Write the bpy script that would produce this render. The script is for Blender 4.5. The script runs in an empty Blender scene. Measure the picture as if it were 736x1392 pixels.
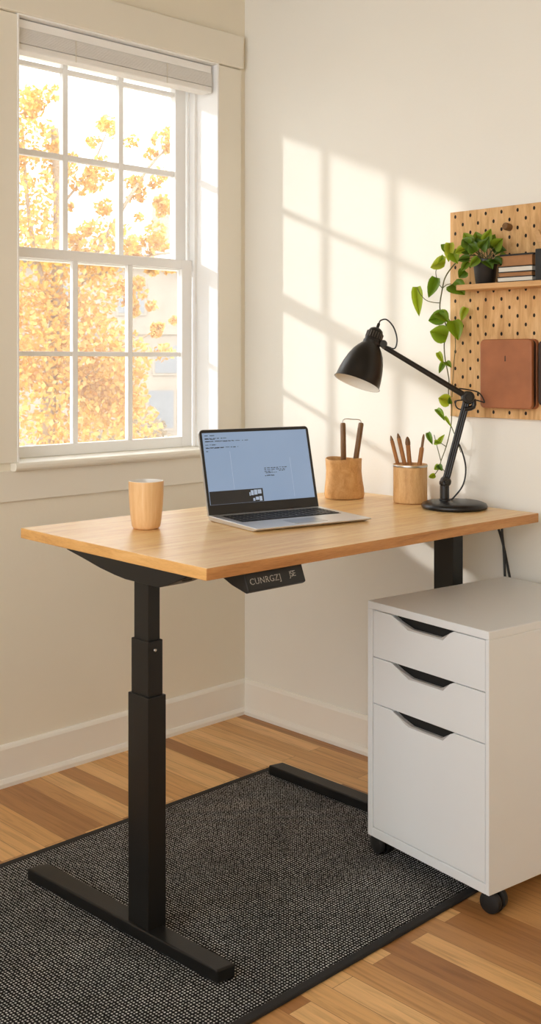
import bpy, bmesh, math, random
from mathutils import Vector, Matrix, Quaternion
random.seed(7)
R = math.radians
SUN, SKY, EXPO = 3.5, 5.6, -0.45
scn = bpy.context.scene
COL = scn.collection

# ------------------------------------------------------------------ helpers
def BM(): return bmesh.new()

def box(bm, x0, x1, y0, y1, z0, z1):
    v = [bm.verts.new(p) for p in ((x0,y0,z0),(x1,y0,z0),(x1,y1,z0),(x0,y1,z0),(x0,y0,z1),(x1,y0,z1),(x1,y1,z1),(x0,y1,z1))]
    for f in ((3,2,1,0),(4,5,6,7),(0,1,5,4),(1,2,6,5),(2,3,7,6),(3,0,4,7)):
        bm.faces.new([v[i] for i in f])
    return bm

def prism(bm, pts, a, b, axis='y'):
    """extrude a 2D polygon (listed in the other two axes) from a to b along axis"""
    def P(p, t):
        return {'x': (t, p[0], p[1]), 'y': (p[0], t, p[1]), 'z': (p[0], p[1], t)}[axis]
    va = [bm.verts.new(P(p, a)) for p in pts]; vb = [bm.verts.new(P(p, b)) for p in pts]
    n = len(pts)
    fs = [bm.faces.new(va), bm.faces.new(vb[::-1])]
    for i in range(n):
        fs.append(bm.faces.new((va[i], vb[i], vb[(i+1) % n], va[(i+1) % n])))
    bmesh.ops.recalc_face_normals(bm, faces=fs)
    return bm

def catmull(pts, k=6):
    P = [Vector(p) for p in pts]
    if len(P) < 3 or k < 2: return P
    out = []
    for i in range(len(P)-1):
        p0 = P[max(i-1,0)]; p1 = P[i]; p2 = P[i+1]; p3 = P[min(i+2,len(P)-1)]
        for j in range(k):
            t = j/k
            out.append(0.5*((2*p1)+(p2-p0)*t+(2*p0-5*p1+4*p2-p3)*t*t+(3*p1-p0-3*p2+p3)*t**3))
    out.append(P[-1]); return out

def tube(bm, pts, r, n=10, smooth=6, r_end=None):
    P = catmull(pts, smooth)
    rings = []
    up = Vector((0,0,1))
    prev = None
    for i, p in enumerate(P):
        t = (P[min(i+1,len(P)-1)] - P[max(i-1,0)]).normalized()
        if prev is None:
            s = t.orthogonal().normalized()
        else:
            s = (prev - t*prev.dot(t)).normalized()
        prev = s
        b = t.cross(s)
        rr = r if r_end is None else r + (r_end-r)*i/(len(P)-1)
        rings.append([bm.verts.new(p + (s*math.cos(2*math.pi*k/n)+b*math.sin(2*math.pi*k/n))*rr) for k in range(n)])
    for a, b in zip(rings, rings[1:]):
        for k in range(n):
            bm.faces.new((a[k], a[(k+1)%n], b[(k+1)%n], b[k]))
    bm.faces.new(rings[0][::-1]); bm.faces.new(rings[-1])
    return bm

def lathe(bm, prof, n=40, mat=None, close=True):
    """profile (r, z) spun around z; mat: 4x4 placing it"""
    mat = mat or Matrix()
    rings = []
    for r, z in prof:
        if r < 1e-6:
            rings.append([bm.verts.new(mat @ Vector((0,0,z)))])
        else:
            rings.append([bm.verts.new(mat @ Vector((r*math.cos(2*math.pi*k/n), r*math.sin(2*math.pi*k/n), z))) for k in range(n)])
    fs = []
    for a, b in zip(rings, rings[1:]):
        for k in range(n):
            if len(a) == 1 and len(b) == 1: continue
            if len(a) == 1: fs.append(bm.faces.new((a[0], b[(k+1)%n], b[k])))
            elif len(b) == 1: fs.append(bm.faces.new((a[k], a[(k+1)%n], b[0])))
            else: fs.append(bm.faces.new((a[k], a[(k+1)%n], b[(k+1)%n], b[k])))
    bmesh.ops.recalc_face_normals(bm, faces=fs)
    return bm

def axis_mat(origin, zdir, xhint=None):
    z = Vector(zdir).normalized()
    x = Vector(xhint).normalized() if xhint else z.orthogonal().normalized()
    x = (x - z*x.dot(z)).normalized(); y = z.cross(x)
    m = Matrix((x, y, z)).transposed().to_4x4(); m.translation = Vector(origin); return m

def obj(name, bm, mat, parent=None, smooth=False, bev=0, seg=2, kind=None, angle=40):
    me = bpy.data.meshes.new(name)
    bm.to_mesh(me); bm.free()
    for m in (mat if isinstance(mat, (list, tuple)) else [mat]): me.materials.append(m)
    if smooth:
        for p in me.polygons: p.use_smooth = True
        try: me.set_sharp_from_angle(angle=R(angle))
        except Exception: pass
    o = bpy.data.objects.new(name, me); COL.objects.link(o)
    if parent: o.parent = parent
    if bev:
        b = o.modifiers.new('Bevel', 'BEVEL'); b.width = bev; b.segments = seg; b.limit_method = 'ANGLE'; b.angle_limit = R(35)
    if kind: o['kind'] = kind
    return o

def tag(o, label, cat, group=None, kind=None):
    o['label'] = label; o['category'] = cat
    if group: o['group'] = group
    if kind: o['kind'] = kind
    return o

def thing(name, label, cat, loc=(0,0,0), rz=0, group=None):
    o = bpy.data.objects.new(name, None); COL.objects.link(o)
    o.location = loc; o.rotation_euler = (0,0,rz); o.empty_display_size = .05
    return tag(o, label, cat, group)

def holder(name, loc=(0,0,0), kind='structure'):
    o = bpy.data.objects.new(name, None); COL.objects.link(o); o.location = loc; o['kind'] = kind; return o

# ------------------------------------------------------------------ materials
def mat(name):
    m = bpy.data.materials.new(name); m.use_nodes = True
    nt = m.node_tree
    return m, nt, nt.nodes['Principled BSDF'], nt.nodes['Material Output']

def N(nt, typ, **kw):
    n = nt.nodes.new(typ)
    for k, v in kw.items():
        if k in n.inputs: n.inputs[k].default_value = v
        else: setattr(n, k, v)
    return n

def srgb(r, g, b):
    f = lambda c: (c/255/12.92) if c/255 <= .04045 else ((c/255+.055)/1.055)**2.4
    return (f(r), f(g), f(b), 1)

def ramp(nt, stops, interp='LINEAR'):
    n = nt.nodes.new('ShaderNodeValToRGB'); cr = n.color_ramp; cr.interpolation = interp
    while len(cr.elements) < len(stops): cr.elements.new(.5)
    for e, (p, c) in zip(cr.elements, stops): e.position = p; e.color = c
    return n

def plain(name, col, rough=.5, metal=0, spec=.5, bump=0, bscale=200, vary=.04, vscale=6):
    m, nt, b, o = mat(name)
    tc = N(nt, 'ShaderNodeTexCoord')
    no = N(nt, 'ShaderNodeTexNoise', Scale=vscale, Detail=3.0)
    nt.links.new(tc.outputs['Object'], no.inputs['Vector'])
    c = Vector(col[:3])
    r = ramp(nt, [(.3, (*(c*(1-vary)), 1)), (.7, (*(c*(1+vary)), 1))])
    nt.links.new(no.outputs['Fac'], r.inputs['Fac']); nt.links.new(r.outputs['Color'], b.inputs['Base Color'])
    b.inputs['Roughness'].default_value = rough; b.inputs['Metallic'].default_value = metal
    b.inputs['Specular IOR Level'].default_value = spec
    if bump:
        n2 = N(nt, 'ShaderNodeTexNoise', Scale=bscale, Detail=4.0); nt.links.new(tc.outputs['Object'], n2.inputs['Vector'])
        bp = N(nt, 'ShaderNodeBump', Strength=bump, Distance=.002); nt.links.new(n2.outputs['Fac'], bp.inputs['Height'])
        nt.links.new(bp.outputs['Normal'], b.inputs['Normal'])
    return m

def wood(name, stops, stretch=(14, 1, 14), scale=5, rough=.45, fine=.5, spec=.4):
    """grain stretched along one axis of the object"""
    m, nt, b, o = mat(name)
    tc = N(nt, 'ShaderNodeTexCoord')
    mp = N(nt, 'ShaderNodeMapping'); mp.inputs['Scale'].default_value = stretch
    nt.links.new(tc.outputs['Object'], mp.inputs['Vector'])
    a = N(nt, 'ShaderNodeTexNoise', Scale=scale, Detail=5.0, Roughness=.6, Distortion=.6)
    f = N(nt, 'ShaderNodeTexNoise', Scale=scale*9, Detail=3.0, Roughness=.6)
    nt.links.new(mp.outputs['Vector'], a.inputs['Vector']); nt.links.new(mp.outputs['Vector'], f.inputs['Vector'])
    mx = N(nt, 'ShaderNodeMix', data_type='FLOAT'); mx.inputs[0].default_value = fine*.6
    nt.links.new(a.outputs['Fac'], mx.inputs[2]); nt.links.new(f.outputs['Fac'], mx.inputs[3])
    r = ramp(nt, stops); nt.links.new(mx.outputs[0], r.inputs['Fac'])
    nt.links.new(r.outputs['Color'], b.inputs['Base Color'])
    b.inputs['Roughness'].default_value = rough; b.inputs['Specular IOR Level'].default_value = spec
    bp = N(nt, 'ShaderNodeBump', Strength=.08, Distance=.001); nt.links.new(f.outputs['Fac'], bp.inputs['Height'])
    nt.links.new(bp.outputs['Normal'], b.inputs['Normal'])
    return m

M = {}
M['wall'] = plain('wall_paint', (.84,.785,.66), .85, spec=.2, bump=.15, bscale=90, vary=.015, vscale=2)
M['back'] = plain('wall_paint_light_tint', (.835,.815,.75), .85, spec=.2, bump=.15, bscale=90, vary=.015, vscale=2)  # wall paint made paler, the whiter light on this wall put into its colour
M['tan'] = plain('tan_wall_paint', (.62,.52,.32), .85, spec=.2)
M['trim'] = plain('trim_paint', (.83,.79,.69), .45, spec=.35, vary=.012, vscale=3)
M['base'] = plain('baseboard_paint', (.87,.84,.765), .4, spec=.4, vary=.012, vscale=3)
M['sash'] = plain('sash_paint', (.88,.875,.86), .4, spec=.4, vary=.012, vscale=3)
M['ceil'] = plain('ceiling_paint', (.36,.29,.17), .9, spec=.1, vary=.01)
M['blind'] = wood('blind_slats', [(.3,(.82,.805,.78,1)),(.7,(.90,.89,.87,1))], (2,2,60), 6, .5)
M['black_metal'] = plain('black_powder_coat', (.009,.0085,.008), .38, spec=.32, bump=.08, bscale=500, vary=.1)
M['black_satin'] = plain('black_lamp_paint', (.009,.008,.008), .36, spec=.5, vary=.1)
M['black_plastic'] = plain('black_plastic', (.010,.010,.010), .45, spec=.45)
M['rubber'] = plain('black_rubber', (.008,.008,.008), .6)
M['white_in'] = plain('lamp_inner_white', (.82,.78,.70), .5)
M['steel'] = plain('steel', (.55,.53,.5), .3, metal=1)
M['cab'] = plain('cabinet_white', (.77,.80,.82), .42, spec=.35, vary=.008)
M['cab_lip'] = plain('grey_metal_lip', (.50,.50,.50), .45, metal=.2)
M['dark'] = plain('painted_recess_shade', (.006,.0055,.005), .8)  # near-black that paints in the shade inside the cabinet
M['alu'] = plain('laptop_aluminium', (.74,.74,.75), .36, metal=.75)
M['bezel'] = plain('screen_bezel', (.014,.012,.011), .35)
M['keys'] = plain('key_black', (.012,.012,.013), .5)
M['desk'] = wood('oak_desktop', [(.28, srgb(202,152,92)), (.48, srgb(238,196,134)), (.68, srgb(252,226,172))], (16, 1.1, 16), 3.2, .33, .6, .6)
M['desk_side'] = wood('oak_long_edge_shaded', [(.28, srgb(150,98,50)), (.5, srgb(192,136,80)), (.72, srgb(214,162,104))], (16, 1.1, 16), 3.2, .45, .6)  # oak darkened, shading of the long edge put into its colour
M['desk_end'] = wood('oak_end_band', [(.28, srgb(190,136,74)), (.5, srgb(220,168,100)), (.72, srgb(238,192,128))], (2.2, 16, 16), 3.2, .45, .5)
M['shelf'] = wood('pale_pine', [(.3, srgb(196,146,92)), (.7, srgb(226,184,132))], (1.2, 14, 14), 4, .5)
M['cork'] = wood('bark_textured_pot', [(.2, srgb(170,118,62)), (.5, srgb(210,160,100)), (.8, srgb(232,192,138))], (3,3,2), 14, .6, .4)
M['cork2'] = wood('birch_textured_pot', [(.2, srgb(174,122,68)), (.5, srgb(214,168,112)), (.8, srgb(236,202,152))], (9,9,1.5), 8, .55, .6)
M['stick'] = wood('twig_wood', [(.25, srgb(122,74,36)), (.6, srgb(178,122,68)), (.85, srgb(214,164,108))], (5,5,1), 30, .6)
M['handle'] = wood('dark_handle_wood', [(.25, srgb(84,56,32)), (.6, srgb(132,96,58)), (.85, srgb(172,134,90))], (8,8,1), 14, .4)
M['leather'] = plain('brown_leather', srgb(162,100,62), .42, spec=.5, bump=.25, bscale=180, vary=.12, vscale=14)
M['leather_dark'] = plain('dark_leather', srgb(52,32,22), .5, bump=.2, bscale=200)
M['paper'] = plain('paper_edges', (.72,.68,.6), .8)
M['kraft'] = plain('kraft_card', srgb(166,118,74), .7, vary=.1, vscale=30)
M['pot'] = plain('black_pot', (.010,.010,.011), .4, spec=.5)
M['soil'] = plain('potting_soil', (.03,.018,.01), .95, bump=.8, bscale=120, vary=.5, vscale=80)
M['stem'] = plain('vine_stem', srgb(92,92,52), .6, vary=.3, vscale=20)
M['cable'] = plain('black_cable', (.01,.01,.011), .45)
M['print'] = plain('pale_print', (.36,.34,.31), .6, vary=.5, vscale=300)

# leaves
def leaf_mat(name, stops, trans=.35, scale=18, per_island=True):
    m, nt, b, o = mat(name)
    nt.nodes.remove(b)
    ge = N(nt, 'ShaderNodeNewGeometry')
    r = ramp(nt, stops)
    nt.links.new(ge.outputs['Random Per Island'], r.inputs['Fac'])
    d = N(nt, 'ShaderNodeBsdfDiffuse'); t = N(nt, 'ShaderNodeBsdfTranslucent'); g = N(nt, 'ShaderNodeBsdfGlossy', Roughness=.4)
    mx = N(nt, 'ShaderNodeMixShader'); mx.inputs[0].default_value = trans
    m2 = N(nt, 'ShaderNodeMixShader'); m2.inputs[0].default_value = .05
    nt.links.new(r.outputs['Color'], d.inputs['Color']); nt.links.new(r.outputs['Color'], t.inputs['Color'])
    nt.links.new(d.outputs[0], mx.inputs[1]); nt.links.new(t.outputs[0], mx.inputs[2])
    nt.links.new(mx.outputs[0], m2.inputs[1]); nt.links.new(g.outputs[0], m2.inputs[2])
    nt.links.new(m2.outputs[0], o.inputs['Surface'])
    return m
M['leaf'] = leaf_mat('green_leaf', [(0, srgb(84,122,22)), (.35, srgb(118,156,26)), (.7, srgb(158,184,34)), (1, srgb(190,204,50))], .45)
M['leaf_dark'] = leaf_mat('deep_green_leaf', [(0, srgb(58,92,18)), (.5, srgb(96,132,24)), (1, srgb(150,178,44))], .4)
M['autumn'] = leaf_mat('autumn_leaf', [(0, (.56,.27,.02,1)), (.4, (.62,.35,.04,1)), (.75, (.66,.43,.08,1)), (1, (.70,.52,.16,1))], .5)
M['ochre'] = leaf_mat('ochre_bush_leaf', [(0, (.24,.16,.08,1)), (.6, (.32,.24,.14,1)), (1, (.38,.30,.2,1))], .4)
M['bark'] = plain('tree_bark', (.30,.22,.14), .9, vary=.2)
M['stone'] = plain('pale_stone', (.33,.28,.225), .9, vary=.1, vscale=3)
M['roof'] = plain('pale_slate', (.24,.24,.25), .8, vary=.1)
M['farglass'] = plain('grey_window', (.20,.21,.225), .3)
M['ground'] = plain('pale_ground', (.40,.35,.27), .95, vary=.15, vscale=2)

# glass: clear with a light reflection; outdoor haze put in as a pale veil
m, nt, b, o = mat('window_glass'); nt.nodes.remove(b)
tr = N(nt, 'ShaderNodeBsdfTransparent'); gl = N(nt, 'ShaderNodeBsdfGlossy', Roughness=.02)
fr = N(nt, 'ShaderNodeFresnel', IOR=1.45); mx = N(nt, 'ShaderNodeMixShader')
veil = N(nt, 'ShaderNodeBsdfTranslucent'); veil.inputs['Color'].default_value = (1,.97,.92,1)
m2 = N(nt, 'ShaderNodeMixShader'); m2.inputs[0].default_value = .045
nt.links.new(tr.outputs[0], m2.inputs[1]); nt.links.new(veil.outputs[0], m2.inputs[2])
mul = N(nt, 'ShaderNodeMath', operation='MULTIPLY'); mul.inputs[1].default_value = .6
nt.links.new(fr.outputs[0], mul.inputs[0]); nt.links.new(mul.outputs[0], mx.inputs[0])
nt.links.new(m2.outputs[0], mx.inputs[1]); nt.links.new(gl.outputs[0], mx.inputs[2]); nt.links.new(mx.outputs[0], o.inputs['Surface'])
M['glass'] = m

# floor boards: strip floor running along x
m, nt, b, o = mat('oak_strip_floor')
tc = N(nt, 'ShaderNodeTexCoord')
br = N(nt, 'ShaderNodeTexBrick', offset=.37, offset_frequency=2, squash=1.0)
br.inputs['Color1'].default_value = (0,0,0,1); br.inputs['Color2'].default_value = (1,1,1,1); br.inputs['Mortar'].default_value = (.45,.45,.45,1)
br.inputs['Scale'].default_value = 1.0; br.inputs['Mortar Size'].default_value = .0007; br.inputs['Mortar Smooth'].default_value = .2
br.inputs['Brick Width'].default_value = .72; br.inputs['Row Height'].default_value = .064; br.inputs['Bias'].default_value = 0
nt.links.new(tc.outputs['Object'], br.inputs['Vector'])
mp = N(nt, 'ShaderNodeMapping'); mp.inputs['Scale'].default_value = (1.3, 22, 1)
sh = N(nt, 'ShaderNodeVectorMath', operation='MULTIPLY'); sh.inputs[1].default_value = (31, 17, 0)
ad = N(nt, 'ShaderNodeVectorMath', operation='ADD')
nt.links.new(br.outputs['Color'], sh.inputs[0]); nt.links.new(tc.outputs['Object'], mp.inputs['Vector'])
nt.links.new(mp.outputs['Vector'], ad.inputs[0]); nt.links.new(sh.outputs['Vector'], ad.inputs[1])
g1 = N(nt, 'ShaderNodeTexNoise', Scale=3.0, Detail=6.0, Roughness=.62, Distortion=.8)
nt.links.new(ad.outputs['Vector'], g1.inputs['Vector'])
tone = ramp(nt, [(0, srgb(160,110,64)), (.3, srgb(194,144,90)), (.65, srgb(216,166,106)), (1, srgb(232,188,130))])
nt.links.new(br.outputs['Color'], tone.inputs['Fac'])
gr = ramp(nt, [(.3, (.72,.69,.65,1)), (.5, (.98,.98,.98,1)), (.72, (1.12,1.12,1.1,1))])
nt.links.new(g1.outputs['Fac'], gr.inputs['Fac'])
mm = N(nt, 'ShaderNodeMix', data_type='RGBA', blend_type='MULTIPLY'); mm.inputs[0].default_value = 1
nt.links.new(tone.outputs['Color'], mm.inputs[6]); nt.links.new(gr.outputs['Color'], mm.inputs[7])
seam = N(nt, 'ShaderNodeMix', data_type='RGBA'); seam.inputs[7].default_value = srgb(96,58,30)
sf = N(nt, 'ShaderNodeMath', operation='MULTIPLY'); sf.inputs[1].default_value = .7
nt.links.new(br.outputs['Fac'], sf.inputs[0]); nt.links.new(sf.outputs[0], seam.inputs[0]); nt.links.new(mm.outputs[2], seam.inputs[6])
nt.links.new(seam.outputs[2], b.inputs['Base Color'])
b.inputs['Roughness'].default_value = .42; b.inputs['Specular IOR Level'].default_value = .35
M['floor'] = m

# rug: charcoal weave with pale flecks in a tight grid
m, nt, b, o = mat('woven_rug')
tc = N(nt, 'ShaderNodeTexCoord')
vo = N(nt, 'ShaderNodeTexVoronoi', Scale=128.0, Randomness=.22)
nz = N(nt, 'ShaderNodeTexNoise', Scale=5.0, Detail=4.0); n3 = N(nt, 'ShaderNodeTexNoise', Scale=60.0, Detail=2.0)
for n in (vo, nz, n3): nt.links.new(tc.outputs['Object'], n.inputs['Vector'])
dots = ramp(nt, [(.22, (.74,.73,.71,1)), (.34, (.0115,.0113,.0115,1))]); nt.links.new(vo.outputs['Distance'], dots.inputs['Fac'])
md = N(nt, 'ShaderNodeMix', data_type='RGBA', blend_type='MULTIPLY'); md.inputs[0].default_value = 1
va = ramp(nt, [(.25, (.35,.35,.35,1)), (.75, (1.1,1.1,1.1,1))])
av = N(nt, 'ShaderNodeMath', operation='ADD'); av.inputs[1].default_value = 0
mxn = N(nt, 'ShaderNodeMix', data_type='FLOAT'); mxn.inputs[0].default_value = .55
nt.links.new(nz.outputs['Fac'], mxn.inputs[2]); nt.links.new(n3.outputs['Fac'], mxn.inputs[3]); nt.links.new(mxn.outputs[0], va.inputs['Fac'])
nt.links.new(dots.outputs['Color'], md.inputs[6]); nt.links.new(va.outputs['Color'], md.inputs[7]); nt.links.new(md.outputs[2], b.inputs['Base Color'])
b.inputs['Roughness'].default_value = .95; b.inputs['Specular IOR Level'].default_value = .1
bp = N(nt, 'ShaderNodeBump', Strength=.5, Distance=.002, invert=True); nt.links.new(vo.outputs['Distance'], bp.inputs['Height']); nt.links.new(bp.outputs['Normal'], b.inputs['Normal'])
M['rug'] = m
M['rug_edge'] = plain('rug_binding', (.014,.013,.013), .85, bump=.4, bscale=300)

# pegboard: birch ply with a staggered grid of drilled holes (board is built in local x (width) / z (height))
m, nt, b, o = mat('pegboard_ply')
tc = N(nt, 'ShaderNodeTexCoord')
mp = N(nt, 'ShaderNodeMapping'); mp.inputs['Scale'].default_value = (9, 9, 1.4); nt.links.new(tc.outputs['Object'], mp.inputs['Vector'])
a = N(nt, 'ShaderNodeTexNoise', Scale=5.0, Detail=6.0, Roughness=.65, Distortion=.9); nt.links.new(mp.outputs['Vector'], a.inputs['Vector'])
r = ramp(nt, [(.25, srgb(178,132,82)), (.5, srgb(214,170,116)), (.75, srgb(234,196,146))]); nt.links.new(a.outputs['Fac'], r.inputs['Fac'])
sp = N(nt, 'ShaderNodeSeparateXYZ'); nt.links.new(tc.outputs['Object'], sp.inputs[0])
def mth(op, *ins):
    n = N(nt, 'ShaderNodeMath', operation=op)
    for i, v in enumerate(ins):
        if hasattr(v, 'links') or hasattr(v, 'is_linked'): nt.links.new(v, n.inputs[i])
        else: n.inputs[i].default_value = v
    return n.outputs[0]
PX, PZ = .0555, .0515
def grid(ox, oz):
    u = mth('SUBTRACT', mth('FRACT', mth('DIVIDE', mth('ADD', sp.outputs['X'], ox), PX)), .5)
    w = mth('SUBTRACT', mth('FRACT', mth('DIVIDE', mth('ADD', sp.outputs['Z'], oz), PZ)), .5)
    u = mth('MULTIPLY', u, PX); w = mth('MULTIPLY', w, PZ*.7)
    return mth('SQRT', mth('ADD', mth('MULTIPLY', u, u), mth('MULTIPLY', w, w)))
dmin = mth('MINIMUM', grid(.2, .2), grid(.2+PX/2, .2+PZ/2))
hole = mth('LESS_THAN', dmin, .0040)
mh = N(nt, 'ShaderNodeMix', data_type='RGBA'); mh.inputs[7].default_value = (.012,.007,.004,1)
nt.links.new(hole, mh.inputs[0]); nt.links.new(r.outputs['Color'], mh.inputs[6]); nt.links.new(mh.outputs[2], b.inputs['Base Color'])
b.inputs['Roughness'].default_value = .6; b.inputs['Specular IOR Level'].default_value = .25
M['peg'] = m

# mug: tan glaze with vertical wood-like streaks
M['mug'] = wood('tan_mug_glaze', [(.25, srgb(216,164,106)), (.55, srgb(234,192,140)), (.85, srgb(246,216,174))], (22,22,1.0), 3, .35, .3)
M['mug_mark'] = plain('mug_brown_mark', srgb(196,130,60), .5)
M['mug_in'] = plain('mug_white_glaze', (.80,.77,.72), .3)

# laptop display: dim bluish-grey backlight
m, nt, b, o = mat('display_blue')
b.inputs['Base Color'].default_value = (.10,.13,.17,1); b.inputs['Roughness'].default_value = .3
tc = N(nt, 'ShaderNodeTexCoord'); nz = N(nt, 'ShaderNodeTexNoise', Scale=4.0); nt.links.new(tc.outputs['Object'], nz.inputs['Vector'])
rr = ramp(nt, [(.3, (.235,.335,.50,1)), (.7, (.275,.375,.54,1))]); nt.links.new(nz.outputs['Fac'], rr.inputs['Fac'])
nt.links.new(rr.outputs['Color'], b.inputs['Emission Color']); b.inputs['Emission Strength'].default_value = 1.0
M['display'] = m
M['ink'] = plain('screen_ink', (.03,.035,.05), .5)
M['panel_grey'] = plain('screen_dark_panel', (.03,.03,.033), .4, vary=.3)
m, nt, b, o = mat('screen_pale'); b.inputs['Base Color'].default_value = (.3,.33,.38,1)
b.inputs['Emission Color'].default_value = (.40,.52,.70,1); b.inputs['Emission Strength'].default_value = .7
M['pale'] = m

# ------------------------------------------------------------------ the room
RX, RY, RZ = 4.4, -3.6, 2.75
WY0, WY1, WZ0, WZ1 = -.962, -.145, .985, 2.367     # window opening in the left wall
obj('floor', box(BM(), -.2, RX, RY, .2, -.1, 0), M['floor'], kind='structure')
obj('ceiling', box(BM(), -.2, RX, RY, .2, RZ, RZ+.1), M['ceil'], kind='structure')
bm = BM()
T = -.2
box(bm, T, 0, RY, WY0, 0, RZ); box(bm, T, 0, WY1, .2, 0, RZ); box(bm, T, 0, WY0, WY1, 0, WZ0-.02); box(bm, T, 0, WY0, WY1, WZ1, RZ)
obj('wall_left', bm, M['wall'], kind='structure')
obj('wall_back', box(BM(), 0, RX, 0, .2, 0, RZ), M['back'], kind='structure')
obj('wall_right', box(BM(), RX, RX+.2, RY, .2, 0, RZ), M['tan'], kind='structure')
bm = BM()      # wall behind the camera with a wide window opening
box(bm, -.2, .35, RY-.15, RY, 0, RZ); box(bm, 4.1, RX+.2, RY-.15, RY, 0, RZ); box(bm, .35, 4.1, RY-.15, RY, 0, .9); box(bm, .35, 4.1, RY-.15, RY, 2.70, RZ)
obj('wall_front', bm, M['wall'], kind='structure')

def base_profile(bm, along, a, b):
    # flat board with eased top and a small shoe moulding
    pr = [(0,0),(.026,0),(.026,.012),(.020,.022),(.014,.024),(.014,.112),(.010,.120),(.006,.124),(0,.124)]
    if along == 'y': prism(bm, [(p[0], p[1]) for p in pr], a, b, 'y')
    else: prism(bm, [(-p[0], p[1]) for p in pr], a, b, 'x')
    return bm
obj('baseboard_left', base_profile(BM(), 'y', RY, 0), M['base'], kind='structure')
obj('baseboard_back', base_profile(BM(), 'x', 0, RX), M['base'], kind='structure')

# window casing
bm = BM(); box(bm, 0, .012, WY1+.004, -.028, WZ0+.0, WZ1); obj('trim_1', bm, M['trim'], bev=.002, kind='structure')
bm = BM(); box(bm, 0, .012, WY0-.135, WY0-.004, WZ0, WZ1); obj('trim_2', bm, M['trim'], bev=.002, kind='structure')
bm = BM(); box(bm, 0, .022, WY0-.14, -.024, WZ1+.004, WZ1+.122); obj('trim_3', bm, M['trim'], bev=.003, kind='structure')
bm = BM(); box(bm, 0, .010, WY0-.135, -.028, .866, WZ0-.024); obj('trim_4', bm, M['trim'], bev=.002, kind='structure')

win = holder('window_1', (0,0,0))
bm = BM()   # jamb lining: two sides, head, with stop mouldings
box(bm, T, .014, WY1-.001, WY1+.006, WZ0, WZ1); box(bm, T, .014, WY0-.006, WY0+.001, WZ0, WZ1); box(bm, T, .014, WY0-.006, WY1+.006, WZ1-.001, WZ1+.006)
box(bm, -.112, -.100, WY1-.014, WY1, WZ0, WZ1); box(bm, -.112, -.100, WY0, WY0+.014, WZ0, WZ1)
box(bm, -.150, -.142, WY1-.010, WY1, WZ0, WZ1); box(bm, -.150, -.142, WY0, WY0+.010, WZ0, WZ1)
obj('window_frame', bm, M['sash'], win, bev=.0015)
bm = BM()   # stool with rounded nose and outer sill
prism(bm, [(-.2,.955),(-.005,.955),(.028,.960),(.034,.968),(.034,.978),(.028,.985),(-.12,.985),(-.2,.975)], WY0-.022, WY1+.03, 'y')
obj('window_sill', bm, M['trim'], win, bev=.002)

def sash(name, x0, x1, y0, y1, z0, z1, gy0, gy1, gz0, gz1, bars_y, bars_z, bw=.021):
    bm = BM()
    box(bm, x0, x1, y0, gy0, z0, z1); box(bm, x0, x1, gy1, y1, z0, z1)
    box(bm, x0, x1, gy0, gy1, z0, gz0); box(bm, x0, x1, gy0, gy1, gz1, z1)
    xm0, xm1 = x0+.004, x1-.006
    for by in bars_y: box(bm, xm0, xm1, by-bw/2, by+bw/2, gz0, gz1)
    for bz, w in bars_z:
        ys = [gy0] + [v for by in bars_y for v in (by-bw/2, by+bw/2)] + [gy1]
        for a, b_ in zip(ys[::2], ys[1::2]): box(bm, xm0, xm1-.001, a, b_, bz-w/2, bz+w/2)
    s = obj(name, bm, M['sash'], win, bev=.002)
    xg = (x0+x1)/2-.004
    g = BM(); box(g, xg-.002, xg+.002, gy0, gy1, gz0, gz1); obj('glass', g, M['glass'], s)
    return s
sash('lower_sash', -.140, -.112, -.945, -.161, WZ0, 1.667, -.893, -.208, 1.022, 1.634, (-.666,-.437), ((1.322,.016),))
sash('upper_sash', -.184, -.152, -.950, -.157, 1.630, 2.366, -.905, -.206, 1.668, 2.345, (-.679,-.447), ((1.985,.02),(2.277,.016)))

# raised blind under the head of the window
bl = thing('window_blind', 'white slatted blind pulled up tight under the window head', 'blind', (0,0,0))
by0, by1 = WY0+.006, -.158
bm = BM(); box(bm, -.055, -.006, by0, by1, 2.334, 2.362); obj('headrail', bm, M['sash'], bl, bev=.003)
bm = BM()
for i in range(14):
    z = 2.288 + i*.0032
    box(bm, -.056, -.004, by0, by1, z, z+.0023)
obj('slats', bm, M['blind'], bl)
bm = BM(); box(bm, -.057, -.003, by0, by1, 2.264, 2.2865); obj('bottom_rail', bm, M['blind'], bl, bev=.004)
for y in (WY0+.22, WY1-.22): obj('ladder_cord', box(BM(), -.0035, -.0022, y-.0015, y+.0015, 2.264, 2.334), M['paper'], bl)

# unseen eave added outside to block the sun strip above the top bar
obj('added_sun_eave', box(BM(), -.60, -.205, WY0-1.2, .2, 2.425, 2.50), M['trim'], kind='structure')
# ------------------------------------------------------------------ rug
rug = thing('area_rug', 'charcoal woven rug with pale flecks and black bound edge under the desk', 'rug', (.945, -1.32, 0))
# x .48..1.415, y -2.25..-.335
hx, hy = .467, .985
bm = BM(); box(bm, -hx+.022, hx-.022, -hy+.022, hy-.022, 0.0005, .008); obj('woven_field', bm, M['rug'], rug)
bm = BM()
box(bm, -hx, hx, hy-.022, hy, .0005, .0095); box(bm, -hx, hx, -hy, -hy+.022, .0005, .0095)
box(bm, -hx, -hx+.022, -hy+.022, hy-.022, .0005, .0095); box(bm, hx-.022, hx, -hy+.022, hy-.022, .0005, .0095)
obj('edge_binding', bm, M['rug_edge'], rug, bev=.003)

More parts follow.
